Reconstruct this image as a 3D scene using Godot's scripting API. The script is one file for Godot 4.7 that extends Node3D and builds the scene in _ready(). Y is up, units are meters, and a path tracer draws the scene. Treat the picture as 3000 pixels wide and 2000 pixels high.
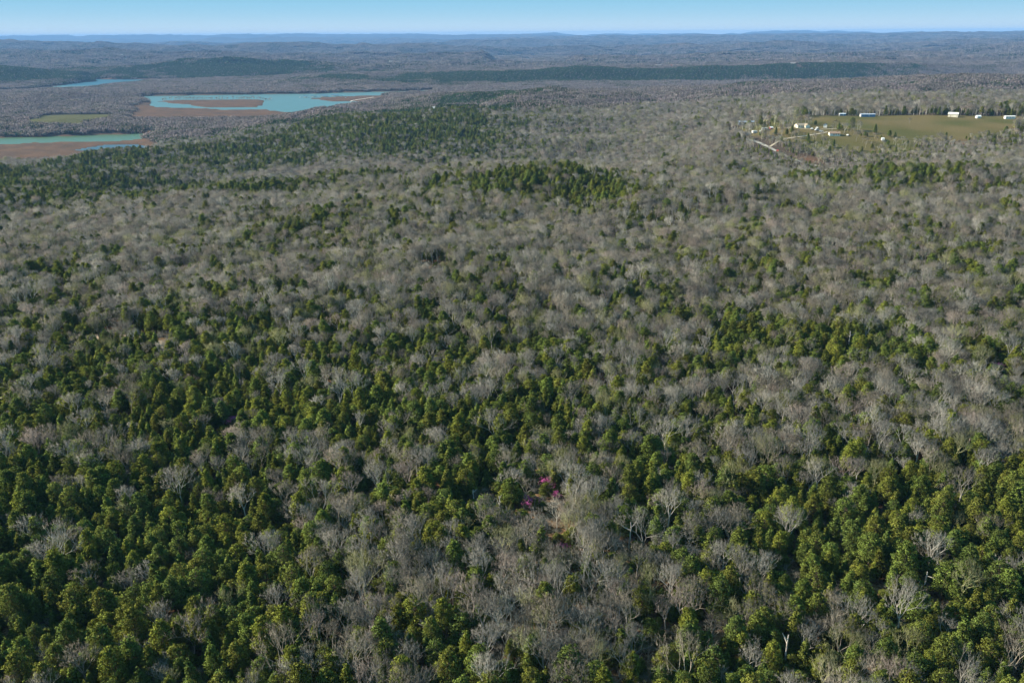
extends Node3D

const EYE := 100.0
const PITCH := 20.92
const FOCAL := 804.0
const LAKE := -102.0
const COLS := 301
const ROWS := 541
const QMAX := 0.8
const R0 := 5.2983   # log(200)
const R1 := 10.1774  # log(26300)

var hg := PackedFloat32Array()
var rng := RandomNumberGenerator.new()
var n_a := FastNoiseLite.new()
var n_b := FastNoiseLite.new()
var n_c := FastNoiseLite.new()
var n_mix := FastNoiseLite.new()
var n_fine := FastNoiseLite.new()
var used_names := {}
var used_labels := {}
var mats := {}

var stations := [-0.64, -0.4, -0.15, 0.1, 0.35, 0.6]
var profiles := [
	[[0, 0], [100, 0], [350, -2], [690, -30], [1000, -64], [1300, -91], [1440, -99], [1780, -99], [1850, -88], [2000, -85], [2200, -84], [2500, -78], [2800, -69], [3300, -90], [3700, -80], [4000, -47], [4600, -70], [5500, -50], [7000, -20], [9000, 48], [12000, 0], [16000, 15], [24000, 100]],
	[[0, 0], [350, -2], [690, -28], [820, -62], [960, -71], [1040, -71], [1130, -62], [1250, -66], [1330, -84], [1440, -98], [1650, -98], [1760, -100], [1830, -93], [2000, -96], [2200, -98], [2450, -95], [2750, -90], [3100, -92], [3500, -90], [4200, -92], [4300, -90], [4700, -45], [5500, -45], [7000, -40], [9000, -20], [12000, -40], [18000, -30], [24000, 100]],
	[[0, 0], [350, 0], [609, -8], [750, -24], [850, -60], [960, -65], [1050, -65], [1150, -56], [1300, -44], [1700, -45], [1900, -58], [2200, -88], [2400, -99], [2980, -98], [3100, -100], [3200, -95], [3700, -75], [4000, -66], [4300, -70], [4700, -55], [5500, -50], [7500, -50], [10000, -40], [15000, -25], [24000, 100]],
	[[0, 0], [350, 0], [609, -2], [700, -14], [850, -50], [950, -56], [1030, -56], [1120, -47], [1400, -36], [1800, -46], [2000, -44], [2250, -45], [2600, -66], [3000, -90], [3400, -101], [3550, -101], [3720, -92], [3880, -40], [4400, -52], [5500, -72], [6700, -96], [7800, -100], [8100, -86], [9300, -50], [11000, -60], [14000, -10], [17000, 85], [26000, 60]],
	[[0, 0], [220, 0], [500, 3], [660, -7], [740, -1], [800, 9], [850, 13], [930, 16], [1000, 11], [1300, -14], [1500, -14], [1800, -20], [2300, -22], [2800, -50], [3200, -95], [3500, -101], [3650, -95], [3860, -28], [4000, -28], [5000, -40], [8000, -40], [11000, -25], [14000, 20], [17000, 110], [26000, 80]],
	[[0, 0], [300, 4], [550, 6], [680, 2], [740, 1], [800, 10], [930, 17], [1000, 13], [1200, 2], [1500, -2], [2300, -13], [2800, -30], [3200, -70], [3500, -95], [3650, -90], [4000, -35], [5000, -30], [8000, -20], [11000, 15], [14000, 80], [17000, 118], [26000, 80]],
]

# evergreen stands: centre x, distance, half width, half depth, how much more evergreen than around
var stands := [
	[-594, 1029, 136, 300, 0.7], [-470, 790, 190, 190, 0.6], [-412, 924, 155, 160, 0.5], [-230, 690, 150, 60, 0.65], [-250, 1400, 180, 250, 0.8], [-545, 1450, 231, 250, 0.3], [-100, 1500, 140, 300, 0.55], [-210, 990, 270, 62, -0.9],
	[-335, 1088, 71, 65, 0.3], [-80, 1198, 114, 121, 0.25], [-80, 2200, 200, 160, 0.7], [7, 566, 83, 50, 0.8], [66, 500, 26, 28, 0.6], [252, 570, 55, 52, 0.95], [288, 560, 18, 40, 0.5],
	[-121, 463, 66, 70, 0.4], [-206, 339, 38, 40, 0.3], [84, 251, 21, 20, 0.6], [106, 233, 19, 21, 0.5], [202, 353, 29, 44, 0.25],
	[93, 350, 29, 29, 0.2], [-123, 240, 50, 57, 0.35], [-23, 220, 52, 38, 0.2], [111, 200, 29, 33, -0.25],
	[66, 211, 24, 20, -0.2], [10, 124, 27, 17, -0.5], [-32, 132, 13, 20, -0.2], [7, 154, 12, 20, -0.15], [-77, 136, 44, 38, 0.3], [85, 128, 38, 32, 0.3],
	[100, 3830, 950, 170, 1.0], [-1500, 4520, 620, 260, 1.0], [1250, 3820, 500, 150, 0.9], [-2400, 4000, 350, 350, 1.0], [560, 965, 50, 16, 0.5], [410, 975, 110, 32, -0.5], [330, 900, 90, 60, -0.2], [-350, 3600, 300, 200, 0.35], [700, 2300, 200, 80, 0.4],
]
# openings among the trees: x, distance, radius
var gaps := [
	[-51, 181, 3.9], [-34, 163, 4.4], [-6, 158, 4.4], [67, 122, 3.3], [52, 131, 3.9], [-82, 112, 3.9], [25, 111, 3.9], [6, 161, 3.9], [-34, 346, 8.8], [-379, 985, 16.5], [275, 546, 6.6],
	[10, 137, 2.8], [-78, 202, 2.8], [147, 224, 3.3],
]

var lake_main: PackedVector2Array
var lake_island: PackedVector2Array
var pool: PackedVector2Array
var puddle: PackedVector2Array
var river: PackedVector2Array
var upper: PackedVector2Array
var mud_a: PackedVector2Array
var mud_b: PackedVector2Array
var spit: PackedVector2Array
var field: PackedVector2Array
var yard: PackedVector2Array
var meadow: PackedVector2Array
var road_line := [Vector2(246, 880), Vector2(236, 834), Vector2(239, 790), Vector2(247, 743), Vector2(254, 715), Vector2(266, 690), Vector2(290, 668), Vector2(330, 650)]
var track_line := [Vector2(-215, 286), Vector2(-176, 279), Vector2(-158, 276), Vector2(-145, 274), Vector2(-134, 270), Vector2(-120, 262)]
var drive_line := [Vector2(243, 770), Vector2(262, 790), Vector2(290, 800), Vector2(312, 812)]
var cleared := []   # x, distance, half width, half depth: kept free of trees round buildings


func poly(a: Array) -> PackedVector2Array:
	var p := PackedVector2Array()
	for v in a:
		p.append(Vector2(v[0], v[1]))
	return p


func _ready() -> void:
	rng.seed = 7
	var cam := Camera3D.new()
	cam.name = "camera"
	cam.position = Vector3(0, EYE, 0)
	cam.rotation_degrees = Vector3(-PITCH, 0, -0.36)
	cam.keep_aspect = Camera3D.KEEP_HEIGHT
	cam.fov = rad_to_deg(2.0 * atan(341.0 / FOCAL))
	cam.near = 1.0
	cam.far = 70000.0
	add_child(cam)
	cam.current = true

	var env := Environment.new()
	env.background_mode = Environment.BG_SKY
	var sky := Sky.new()
	var sm := ProceduralSkyMaterial.new()
	sm.sky_top_color = Color(0.35, 0.55, 0.645)
	sm.sky_horizon_color = Color(0.6, 0.642, 0.678)
	sm.sky_curve = 0.012
	sm.sky_energy_multiplier = 1.0
	sm.ground_bottom_color = Color(0.25, 0.24, 0.2)
	sm.ground_horizon_color = Color(0.6, 0.642, 0.678)
	sm.ground_curve = 0.02
	sm.sun_angle_max = 12.0
	sky.sky_material = sm
	env.sky = sky
	env.tonemap_mode = Environment.TONE_MAPPER_LINEAR
	env.tonemap_exposure = 2.2
	env.fog_enabled = true
	env.fog_density = 0.000043
	env.fog_light_color = Color(0.53, 0.74, 0.98)
	env.sdfgi_enabled = true
	env.ssao_enabled = true
	env.ssil_enabled = true
	var we := WorldEnvironment.new()
	we.name = "sky"
	we.environment = env
	add_child(we)

	var sun := DirectionalLight3D.new()
	sun.name = "sun"
	sun.light_energy = 1.6
	sun.light_color = Color(1.0, 0.95, 0.86)
	sun.light_angular_distance = 0.5
	sun.shadow_enabled = true
	var to_sun := Vector3(-0.93, 0.54, -0.14).normalized()
	sun.basis = Basis.looking_at(-to_sun)
	add_child(sun)

	setup_land()
	build_ground()
	build_water()
	build_ways()
	build_settlement()
	build_marina()
	build_forest()


# ---------------------------------------------------------------- land

func setup_land() -> void:
	lake_main = poly([[-1335, 3037], [-1103, 3055], [-798, 3102], [-494, 3180], [-300, 3270], [-270, 3160], [-320, 3080], [-470, 2985], [-575, 2962], [-658, 2917], [-695, 2856], [-594, 2742], [-457, 2705], [-462, 2600], [-450, 2462], [-493, 2385], [-525, 2302], [-570, 2291], [-642, 2329], [-724, 2426], [-830, 2426], [-961, 2505], [-1079, 2537], [-1172, 2709], [-1250, 2850]])
	lake_island = poly([[-1192, 2779], [-1080, 2833], [-845, 2833], [-795, 2746], [-776, 2603], [-768, 2510], [-909, 2510], [-998, 2613], [-1122, 2715]])
	pool = poly([[-1700, 1700], [-1300, 1740], [-1091, 1765], [-966, 1806], [-795, 1833], [-777, 1770], [-784, 1717], [-906, 1687], [-1030, 1656], [-1300, 1610], [-1700, 1580]])
	puddle = poly([[-835, 1555], [-800, 1630], [-740, 1650], [-705, 1600], [-715, 1540], [-780, 1530]])
	river = poly([[-2300, 3250], [-1985, 3487], [-2010, 3844], [-2000, 4075], [-2136, 4290], [-1856, 4219], [-1696, 4254], [-1458, 4326], [-900, 4330], [-900, 4290], [-1434, 4264], [-1714, 4075], [-1733, 3888], [-1759, 3638], [-1778, 3452], [-1885, 3400], [-2100, 3200]])
	upper = poly([[82, 7540], [162, 7690], [249, 7540], [234, 6900], [156, 6820], [90, 7160]])
	mud_a = poly([[-1700, 1640], [-1091, 1666], [-906, 1697], [-784, 1727], [-750, 1690], [-700, 1590], [-670, 1500], [-660, 1400], [-900, 1370], [-1300, 1400], [-1700, 1420]])
	mud_b = poly([[-1172, 2730], [-1079, 2545], [-961, 2515], [-830, 2430], [-724, 2430], [-642, 2335], [-560, 2295], [-600, 2200], [-740, 2010], [-900, 2000], [-1000, 2200], [-1120, 2480]])
	spit = poly([[-695, 2856], [-658, 2910], [-575, 2955], [-470, 2975], [-430, 2900], [-440, 2700], [-594, 2742]])
	field = poly([[337, 930], [408, 940], [481, 925], [600, 895], [600, 850], [511, 835], [488, 800], [412, 770], [356, 775], [342, 815], [316, 838], [300, 880]])
	yard = poly([[240, 950], [300, 985], [345, 960], [345, 815], [380, 775], [375, 725], [330, 712], [295, 735], [262, 775], [242, 840]])
	meadow = poly([[-1110, 1900], [-1270, 2240], [-1130, 2270], [-1050, 2230], [-1010, 2040], [-985, 1890]])
	for n in [[n_a, 1.0 / 170.0, 3], [n_b, 1.0 / 700.0, 5], [n_c, 1.0 / 2600.0, 9], [n_mix, 1.0 / 30.0, 21], [n_fine, 1.0 / 14.0, 33]]:
		n[0].noise_type = FastNoiseLite.TYPE_SIMPLEX_SMOOTH
		n[0].frequency = n[1]
		n[0].seed = n[2]
		n[0].fractal_octaves = 3
	n_fine.fractal_octaves = 2
	hg.resize(COLS * ROWS)
	var base := PackedFloat32Array()
	base.resize(COLS * ROWS)
	for j in ROWS:
		var z := row_z(j)
		var e := []
		for k in 6:
			e.append(profile(profiles[k], z))
		for i in COLS:
			var x := col_x(i, z)
			var s := clampf(x / maxf(z, 60.0), -0.64, 0.6)
			var k := 4
			while k > 0 and s < stations[k]:
				k -= 1
			var f: float = (s - stations[k]) / (stations[k + 1] - stations[k])
			f = f * f * (3.0 - 2.0 * f)
			base[j * COLS + i] = lerpf(e[k], e[k + 1], f)
	for go in 3:
		var t := base.duplicate()
		for j in range(1, ROWS - 1):
			for i in range(1, COLS - 1):
				var o := j * COLS + i
				base[o] = t[o] * 0.4 + 0.15 * (t[o - 1] + t[o + 1] + t[o - COLS] + t[o + COLS])
	for j in ROWS:
		var z := row_z(j)
		for i in COLS:
			var x := col_x(i, z)
			hg[j * COLS + i] = shape_land(x, z, base[j * COLS + i])


func profile(p: Array, z: float) -> float:
	if z <= 0.0:
		return 0.0
	for k in range(1, p.size()):
		if z <= p[k][0]:
			var a := log(p[k - 1][0] + 300.0)
			var b := log(p[k][0] + 300.0)
			return lerpf(p[k - 1][1], p[k][1], (log(z + 300.0) - a) / (b - a)) - 0.0035 * z
	return p[-1][1]


func edge(p: PackedVector2Array, x: float, z: float) -> float:
	## distance to the outline, negative inside
	var best := 1e9
	var q := Vector2(x, z)
	for k in p.size():
		best = minf(best, Geometry2D.get_closest_point_to_segment(q, p[k], p[(k + 1) % p.size()]).distance_squared_to(q))
	best = sqrt(best)
	return -best if Geometry2D.is_point_in_polygon(q, p) else best


func bump(x: float, z: float, cx: float, cz: float, rx: float, rz: float) -> float:
	return exp(-pow((x - cx) / rx, 2.0) - pow((z - cz) / rz, 2.0))


func shape_land(x: float, z: float, b: float) -> float:
	var h := b + n_a.get_noise_2d(x, z) * lerpf(3.5, 11.0, smoothstep(170.0, 520.0, z)) * (1.0 - 0.4 * smoothstep(1500.0, 2500.0, z))
	h += n_b.get_noise_2d(x, z) * 15.0 * smoothstep(250.0, 1200.0, z)
	var very := smoothstep(3500.0, 8000.0, z)
	for r in [[6300.0, 30.0, 11.0], [9300.0, 44.0, 57.0], [13000.0, 52.0, 93.0]]:
		var c: float = r[0] + 1500.0 * n_c.get_noise_2d(x * 0.4, r[2] * 100.0)
		h += r[1] * maxf(0.0, 0.7 + 1.1 * n_b.get_noise_2d(x * 0.25, r[2] * 60.0)) * exp(-pow((z - c) / (r[0] * 0.1), 2.0))
	h += n_c.get_noise_2d(x * 0.5, z * 1.1) * 75.0 * very + (0.6 - absf(n_b.get_noise_2d(x * 0.35 + 900.0, z * 0.8)) * 2.4) * 42.0 * very
	# knobs on the horizon
	h += 95.0 * bump(x, z, -6970, 21000, 330, 900) + 55.0 * bump(x, z, -6000, 21000, 420, 900) + 60.0 * bump(x, z, -5750, 21000, 200, 900) + 60.0 * bump(x, z, -5200, 21000, 260, 900)
	h += 60.0 * bump(x, z, -300, 22000, 1900, 1200)
	h += 34.0 * bump(x, z, -2500, 4150, 330, 300) + 34.0 * bump(x, z, -1450, 4700, 520, 240) + 16.0 * bump(x, z, -60, 2250, 350, 250) + 30.0 * bump(x, z, -190, 2480, 210, 260) + 16.0 * bump(x, z, -330, 1480, 230, 260) + 12.0 * bump(x, z, -470, 1300, 130, 110)
	h = minf(h, lerpf(300.0, LAKE + 14.0, smoothstep(-350.0, -120.0, x) * (1.0 - smoothstep(420.0, 700.0, x)) * smoothstep(5000.0, 5400.0, z) * (1.0 - smoothstep(7900.0, 8300.0, z))))
	h = lerpf(h, b, 0.85 * smoothstep(560.0, 700.0, z) * (1.0 - smoothstep(960.0, 1060.0, z)) * smoothstep(170.0, 240.0, x))
	h = minf(h, lerpf(200.0, LAKE + 4.0, smoothstep(-2450.0, -2250.0, x) * (1.0 - smoothstep(-1550.0, -1400.0, x)) * smoothstep(2850.0, 3000.0, z) * (1.0 - smoothstep(3650.0, 3800.0, z))))
	# valley floors and water
	if z > 1350.0 and z < 2100.0 and x < -600.0:
		h = water_edge(h, x, z, [[pool, 1], [puddle, 1], [mud_a, 0]])
	elif z > 2050.0 and z < 3900.0:
		h = water_edge(h, x, z, [[lake_main, 1], [mud_b, 0], [spit, 0], [lake_island, 2], [river, 1]])
	elif z >= 3900.0 and z < 4500.0:
		h = water_edge(h, x, z, [[river, 1]])
	elif z > 6400.0 and z < 8200.0 and absf(x - 165.0) < 900.0:
		h = water_edge(h, x, z, [[upper, 1]])
	else:
		h = maxf(h, LAKE + (4.5 if z < 4500.0 else -60.0))
	h = minf(h, 150.0)
	return h


func water_edge(h: float, x: float, z: float, list: Array) -> float:
	h = maxf(h, LAKE + 4.5)
	var wob := n_fine.get_noise_2d(x * 0.25, z * 0.12) * 14.0 + n_a.get_noise_2d(x * 1.3, z * 0.5) * 22.0
	var low := false
	for e in list:
		var d := edge(e[0], x, z) + wob
		if e[1] == 0:
			h = lerpf(minf(h, LAKE + 1.2 + n_a.get_noise_2d(x * 2.0, z * 2.0) * 0.7), h, smoothstep(-10.0, 50.0, d))
		elif e[1] == 1:
			if d < 0.0:
				h = LAKE - minf(-d * 0.15 + 0.3, 4.0)
				low = true
			else:
				h = minf(h, LAKE + 0.5 + d * 0.42)
		elif d < 0.0:
			h = LAKE + minf(-d * 0.08 + 0.3, 1.5)
		elif low:
			h = minf(h, LAKE - 0.3)
	return h


func row_z(j: int) -> float:
	return exp(lerpf(R0, R1, j / (ROWS - 1.0))) - 300.0


func col_x(i: int, z: float) -> float:
	return lerpf(-QMAX, QMAX, i / (COLS - 1.0)) * (z + 300.0)


func land(x: float, z: float) -> float:
	var fi := clampf((x / (z + 300.0) / QMAX + 1.0) * 0.5 * (COLS - 1), 0.0, COLS - 1.001)
	var fj := clampf((log(maxf(z + 300.0, 200.0)) - R0) / (R1 - R0) * (ROWS - 1), 0.0, ROWS - 1.001)
	var i := int(fi)
	var j := int(fj)
	var o := j * COLS + i
	return lerpf(lerpf(hg[o], hg[o + 1], fi - i), lerpf(hg[o + COLS], hg[o + COLS + 1], fi - i), fj - j)


func at(x: float, z: float, up := 0.0) -> Vector3:
	return Vector3(x, land(x, z) + up, -z)


func evergreen(x: float, z: float) -> float:
	var f := 0.36
	if z < 460.0:
		f = lerpf(0.77, 0.42, smoothstep(110.0, 400.0, z))
	elif z > 1000.0:
		f = lerpf(0.36, 0.16, smoothstep(1000.0, 2500.0, z))
	for s in stands:
		var dx: float = (x - s[0]) / s[2]
		if dx > 2.2 or dx < -2.2:
			continue
		var dz: float = (z - s[1]) / s[3]
		if dz > 2.2 or dz < -2.2:
			continue
		f += s[4] * exp(-(dx * dx + dz * dz) * 0.9)
	var stretch := 1.0 if z < 600.0 else 0.45 if z < 3000.0 else 0.12
	f += n_mix.get_noise_2d(x * stretch, z * stretch) * (0.46 if z < 3500.0 else 0.55)
	return f


func build_ground() -> void:
	var st := SurfaceTool.new()
	st.begin(Mesh.PRIMITIVE_TRIANGLES)
	st.set_smooth_group(0)
	for j in ROWS:
		var z := row_z(j)
		for i in COLS:
			var x := col_x(i, z)
			st.set_color(ground_colour(x, z, hg[j * COLS + i]))
			st.add_vertex(Vector3(x, hg[j * COLS + i], -z))
	for j in ROWS - 1:
		for i in COLS - 1:
			var o := j * COLS + i
			for k in [o, o + COLS, o + 1, o + 1, o + COLS, o + COLS + 1]:
				st.add_index(k)
	st.generate_normals()
	var m := StandardMaterial3D.new()
	m.vertex_color_use_as_albedo = true
	m.roughness = 1.0
	m.metallic_specular = 0.1
	var nt := NoiseTexture2D.new()
	nt.width = 512
	nt.height = 512
	nt.seamless = true
	var nn := FastNoiseLite.new()
	nn.seed = 4
	nn.frequency = 0.02
	nn.fractal_octaves = 6
	nt.noise = nn
	var ramp := Gradient.new()
	ramp.set_color(0, Color(0.42, 0.38, 0.35))
	ramp.set_color(1, Color(1.0, 1.0, 1.0))
	nt.color_ramp = ramp
	m.albedo_texture = nt
	m.uv1_triplanar = true
	m.uv1_world_triplanar = true
	m.uv1_scale = Vector3(0.11, 0.11, 0.11)
	var o := mesh("ground", st.commit(), m, self)
	o.set_meta("kind", "structure")
	o.set_meta("label", "leaf-littered forest ground rolling down to the lake valley")


func ground_colour(x: float, z: float, h: float) -> Color:
	var v := n_fine.get_noise_2d(x, z)
	var c := Color(0.24, 0.14, 0.08).lerp(Color(0.34, 0.23, 0.13), clampf(0.5 + v, 0, 1))
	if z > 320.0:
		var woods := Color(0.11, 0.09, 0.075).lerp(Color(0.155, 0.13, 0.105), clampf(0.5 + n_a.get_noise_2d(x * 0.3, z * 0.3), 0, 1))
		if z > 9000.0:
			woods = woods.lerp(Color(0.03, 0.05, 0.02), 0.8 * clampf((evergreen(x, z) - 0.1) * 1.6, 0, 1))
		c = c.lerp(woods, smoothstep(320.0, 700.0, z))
	if z > 650.0 and z < 1050.0 and x > 200.0 and x < 640.0:
		var d := minf(edge(field, x, z), edge(yard, x, z) + 4.0)
		var g := Color(0.155, 0.16, 0.06).lerp(Color(0.25, 0.205, 0.1), clampf(0.45 + n_a.get_noise_2d(x * 2.0, z * 2.0) * 1.2, 0, 1))
		c = c.lerp(g, 1.0 - smoothstep(-2.0, 8.0, d))
		c = c.lerp(Color(0.42, 0.19, 0.09), 0.35 * (bump(x, z, 262, 722, 9, 13) + bump(x, z, 420, 765, 14, 10) + 0.6 * bump(x, z, 505, 812, 25, 12)))
	if z > 1800.0 and z < 2400.0 and x < -900.0:
		c = c.lerp(Color(0.17, 0.17, 0.07), 1.0 - smoothstep(-5.0, 20.0, edge(meadow, x, z)))
	if h < LAKE + 3.5 and z > 1300.0 and z < 9000.0 and (x < -420.0 or z < 3000.0):
		var m := Color(0.25, 0.155, 0.1).lerp(Color(0.16, 0.115, 0.085), clampf(0.5 + n_a.get_noise_2d(x * 3.0, z * 3.0), 0, 1))
		c = m.lerp(c, smoothstep(LAKE + 2.2, LAKE + 3.5, h))
	return c


func mesh(called: String, m: Mesh, mat: Material, parent: Node) -> MeshInstance3D:
	var o := MeshInstance3D.new()
	o.name = numbered(called) if parent == self else called
	o.mesh = m
	if mat:
		o.material_override = mat
	parent.add_child(o, true)
	return o


func numbered(called: String) -> String:
	var n: int = used_names.get(called, 0)
	used_names[called] = n + 1
	return called if n == 0 else "%s_%03d" % [called, n]


func thing(called: String, label: String, category: String, where: Vector3, turn := 0.0, group := "") -> Node3D:
	var o := Node3D.new()
	o.name = numbered(called)
	o.position = where
	o.rotation.y = turn
	add_child(o)
	o.set_meta("label", label)
	o.set_meta("category", category)
	if group:
		o.set_meta("group", group)
	return o


func paint(c: Color, rough := 0.8, metal := 0.0) -> StandardMaterial3D:
	## c is linear
	var key := "%s %s %s" % [c, rough, metal]
	if not mats.has(key):
		var m := StandardMaterial3D.new()
		m.albedo_color = c.linear_to_srgb()
		m.roughness = rough
		m.metallic = metal
		mats[key] = m
	return mats[key]


# ---------------------------------------------------------------- water and ways

func build_water() -> void:
	for w in [
		["lake", -2700, 3700, 2120, 3720, Color(0.07, 0.135, 0.125), "broad teal lake winding between the wooded hills"],
		["pond", -1750, -700, 1560, 1850, Color(0.06, 0.11, 0.05), "greenish pool between the mudflat and the rocky bank"],
		["puddle", -870, -680, 1490, 1690, Color(0.03, 0.06, 0.08), "small pale puddle on the mudflat"],
		["river", -2400, -850, 3721, 4340, Color(0.012, 0.06, 0.08), "blue river bend below the far bluff"],
		["reservoir", 55, 270, 6800, 7720, Color(0.012, 0.06, 0.085), "distant glimpse of blue water among hills"],
	]:
		var st := SurfaceTool.new()
		st.begin(Mesh.PRIMITIVE_TRIANGLES)
		st.set_normal(Vector3.UP)
		for p in [[1, 3], [1, 4], [2, 3], [2, 3], [1, 4], [2, 4]]:
			st.add_vertex(Vector3(w[p[0]], LAKE + (0.04 if w[0] == "puddle" else 0.0), -w[p[1]]))
		var m := StandardMaterial3D.new()
		m.albedo_color = w[5].linear_to_srgb()
		m.roughness = 0.36
		m.metallic_specular = 0.4
		var o := mesh(w[0], st.commit(), m, self)
		o.set_meta("kind", "structure")
		o.set_meta("label", w[6])


func ribbon(called: String, line: Array, width: float, c: Color, label: String) -> void:
	var curve := Curve2D.new()
	for k in line.size():
		var t: Vector2 = (line[mini(k + 1, line.size() - 1)] - line[maxi(k - 1, 0)]) / 6.0
		curve.add_point(line[k], -t, t)
	var pts := curve.tessellate_even_length(5, 4.0)
	var st := SurfaceTool.new()
	st.begin(Mesh.PRIMITIVE_TRIANGLES)
	for k in pts.size():
		var d := (pts[mini(k + 1, pts.size() - 1)] - pts[maxi(k - 1, 0)]).normalized().orthogonal()
		var w := width * 0.5 * (1.0 + 0.12 * n_fine.get_noise_2d(k * 9.0, 5.0))
		for s in [-1.0, 1.0]:
			var p: Vector2 = pts[k] + d * w * s
			st.add_vertex(at(p.x, p.y, 0.25))
	for k in pts.size() - 1:
		for i in [0, 1, 2, 1, 3, 2]:
			st.add_index(k * 2 + i)
	st.generate_normals()
	var o := mesh(called, st.commit(), paint(c, 0.95), self)
	o.set_meta("kind", "structure")
	o.set_meta("label", label)


func build_ways() -> void:
	ribbon("gravel_road", road_line, 3.2, Color(0.27, 0.25, 0.22), "pale gravel road curving below the houses")
	ribbon("dirt_track", track_line, 5.0, Color(0.42, 0.32, 0.22), "faint dirt track running through the trees")
	ribbon("driveway", drive_line, 2.4, Color(0.32, 0.27, 0.2), "pale driveway from the road to the brown-roofed house")
	ribbon("lane", [Vector2(268, 850), Vector2(300, 826), Vector2(330, 828)], 2.0, Color(0.32, 0.27, 0.19), "thin lane past the tan-roofed ranch house")
	ribbon("boat_ramp", [Vector2(-520, 2719), Vector2(-500, 2800), Vector2(-470, 2890)], 5.0, Color(0.6, 0.56, 0.5), "pale concrete boat ramp crossing the bare spit")


# ---------------------------------------------------------------- buildings

func cuboid(st: SurfaceTool, c: Vector3, s: Vector3) -> void:
	var b := BoxMesh.new()
	b.size = s
	st.append_from(b, 0, Transform3D(Basis(), c))


func part(called: String, c: Vector3, s: Vector3, m: Material, parent: Node3D) -> MeshInstance3D:
	var b := BoxMesh.new()
	b.size = s
	var o := mesh(called, b, m, parent)
	o.position = c
	return o


func gable(w: float, d: float, rise: float, over: float, thick := 0.18) -> ArrayMesh:
	## roof with its ridge along x, eaves at y 0
	var st := SurfaceTool.new()
	st.begin(Mesh.PRIMITIVE_TRIANGLES)
	st.set_smooth_group(-1)
	var hx := w * 0.5 + over
	var hz := d * 0.5 + over
	var drop := rise * over / (d * 0.5)
	var ring := []
	for x in [-hx, hx]:
		ring.append([Vector3(x, -drop, hz), Vector3(x, rise, 0), Vector3(x, -drop, -hz), Vector3(x, -drop - thick, -hz), Vector3(x, rise - thick, 0), Vector3(x, -drop - thick, hz)])
	for k in 6:
		var n := (k + 1) % 6
		quad(st, ring[0][k], ring[0][n], ring[1][n], ring[1][k])
	for e in [[0, 1, 4, 5], [1, 2, 3, 4]]:
		quad(st, ring[0][e[3]], ring[0][e[2]], ring[0][e[1]], ring[0][e[0]])
		quad(st, ring[1][e[0]], ring[1][e[1]], ring[1][e[2]], ring[1][e[3]])
	st.generate_normals()
	return st.commit()


func quad(st: SurfaceTool, a: Vector3, b: Vector3, c: Vector3, d: Vector3) -> void:
	for v in [a, b, c, a, c, d]:
		st.add_vertex(v)


func walls(w: float, d: float, h: float, rise: float) -> ArrayMesh:
	## four walls with gable ends on the x sides
	var st := SurfaceTool.new()
	st.begin(Mesh.PRIMITIVE_TRIANGLES)
	st.set_smooth_group(-1)
	var x := w * 0.5
	var z := d * 0.5
	var lo := -1.5
	quad(st, Vector3(-x, lo, z), Vector3(-x, h, z), Vector3(x, h, z), Vector3(x, lo, z))
	quad(st, Vector3(x, lo, -z), Vector3(x, h, -z), Vector3(-x, h, -z), Vector3(-x, lo, -z))
	quad(st, Vector3(-x, lo, -z), Vector3(-x, h, -z), Vector3(-x, h, z), Vector3(-x, lo, z))
	quad(st, Vector3(x, lo, z), Vector3(x, h, z), Vector3(x, h, -z), Vector3(x, lo, -z))
	var top := rise - 0.2
	for v in [Vector3(-x, h, -z), Vector3(-x, h + top, 0), Vector3(-x, h, z), Vector3(x, h, z), Vector3(x, h + top, 0), Vector3(x, h, -z)]:
		st.add_vertex(v)
	st.generate_normals()
	return st.commit()


func house(called: String, label: String, category: String, x: float, z: float, turn: float, w: float, d: float, h: float, rise: float, wall: Color, roof: Color, fittings: Array, up := 0.0, metal_roof := false) -> Node3D:
	## fittings: [name, face f/l/r, along, height above ground, width, height, colour]
	var o := thing(called, label, category, at(x, z, up), turn)
	if z < 1100.0:
		o.scale = Vector3.ONE * 0.75
	mesh("wall", walls(w, d, h, rise), paint(wall, 0.7), o)
	var r := mesh("roof", gable(w, d, rise, 0.45), paint(roof, 0.35 if metal_roof else 0.9, 0.3 if metal_roof else 0.0), o)
	r.position.y = h + 0.02
	for f in fittings:
		var m := paint(f[6], 0.3)
		var s := Vector3(f[4], f[5], 0.12)
		var c := Vector3(f[2], f[3] + f[5] * 0.5, d * 0.5)
		var q: MeshInstance3D
		if f[1] == "f":
			q = part(f[0], c, s, m, o)
		else:
			q = part(f[0], Vector3((w * 0.5) * (1.0 if f[1] == "r" else -1.0), c.y, f[2]), Vector3(0.12, f[5], f[4]), m, o)
		if f[0] == "window":
			var trim := paint(Color(0.75, 0.75, 0.72), 0.6)
			for e in [-1.0, 1.0]:
				if f[1] == "f":
					part("sill" if e < 0 else "lintel", Vector3(0, e * (f[5] * 0.5 + 0.05), 0.02), Vector3(f[4] + 0.3, 0.1, 0.2), trim, q)
				else:
					part("sill" if e < 0 else "lintel", Vector3(0, e * (f[5] * 0.5 + 0.05), 0), Vector3(0.2, 0.1, f[4] + 0.3), trim, q)
	return o


const GLASS := Color(0.03, 0.04, 0.05)
const WHITE := Color(0.66, 0.65, 0.62)

func clear(x: float, z: float, rx: float, rz: float) -> void:
	cleared.append([x, z, rx, rz])


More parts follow.
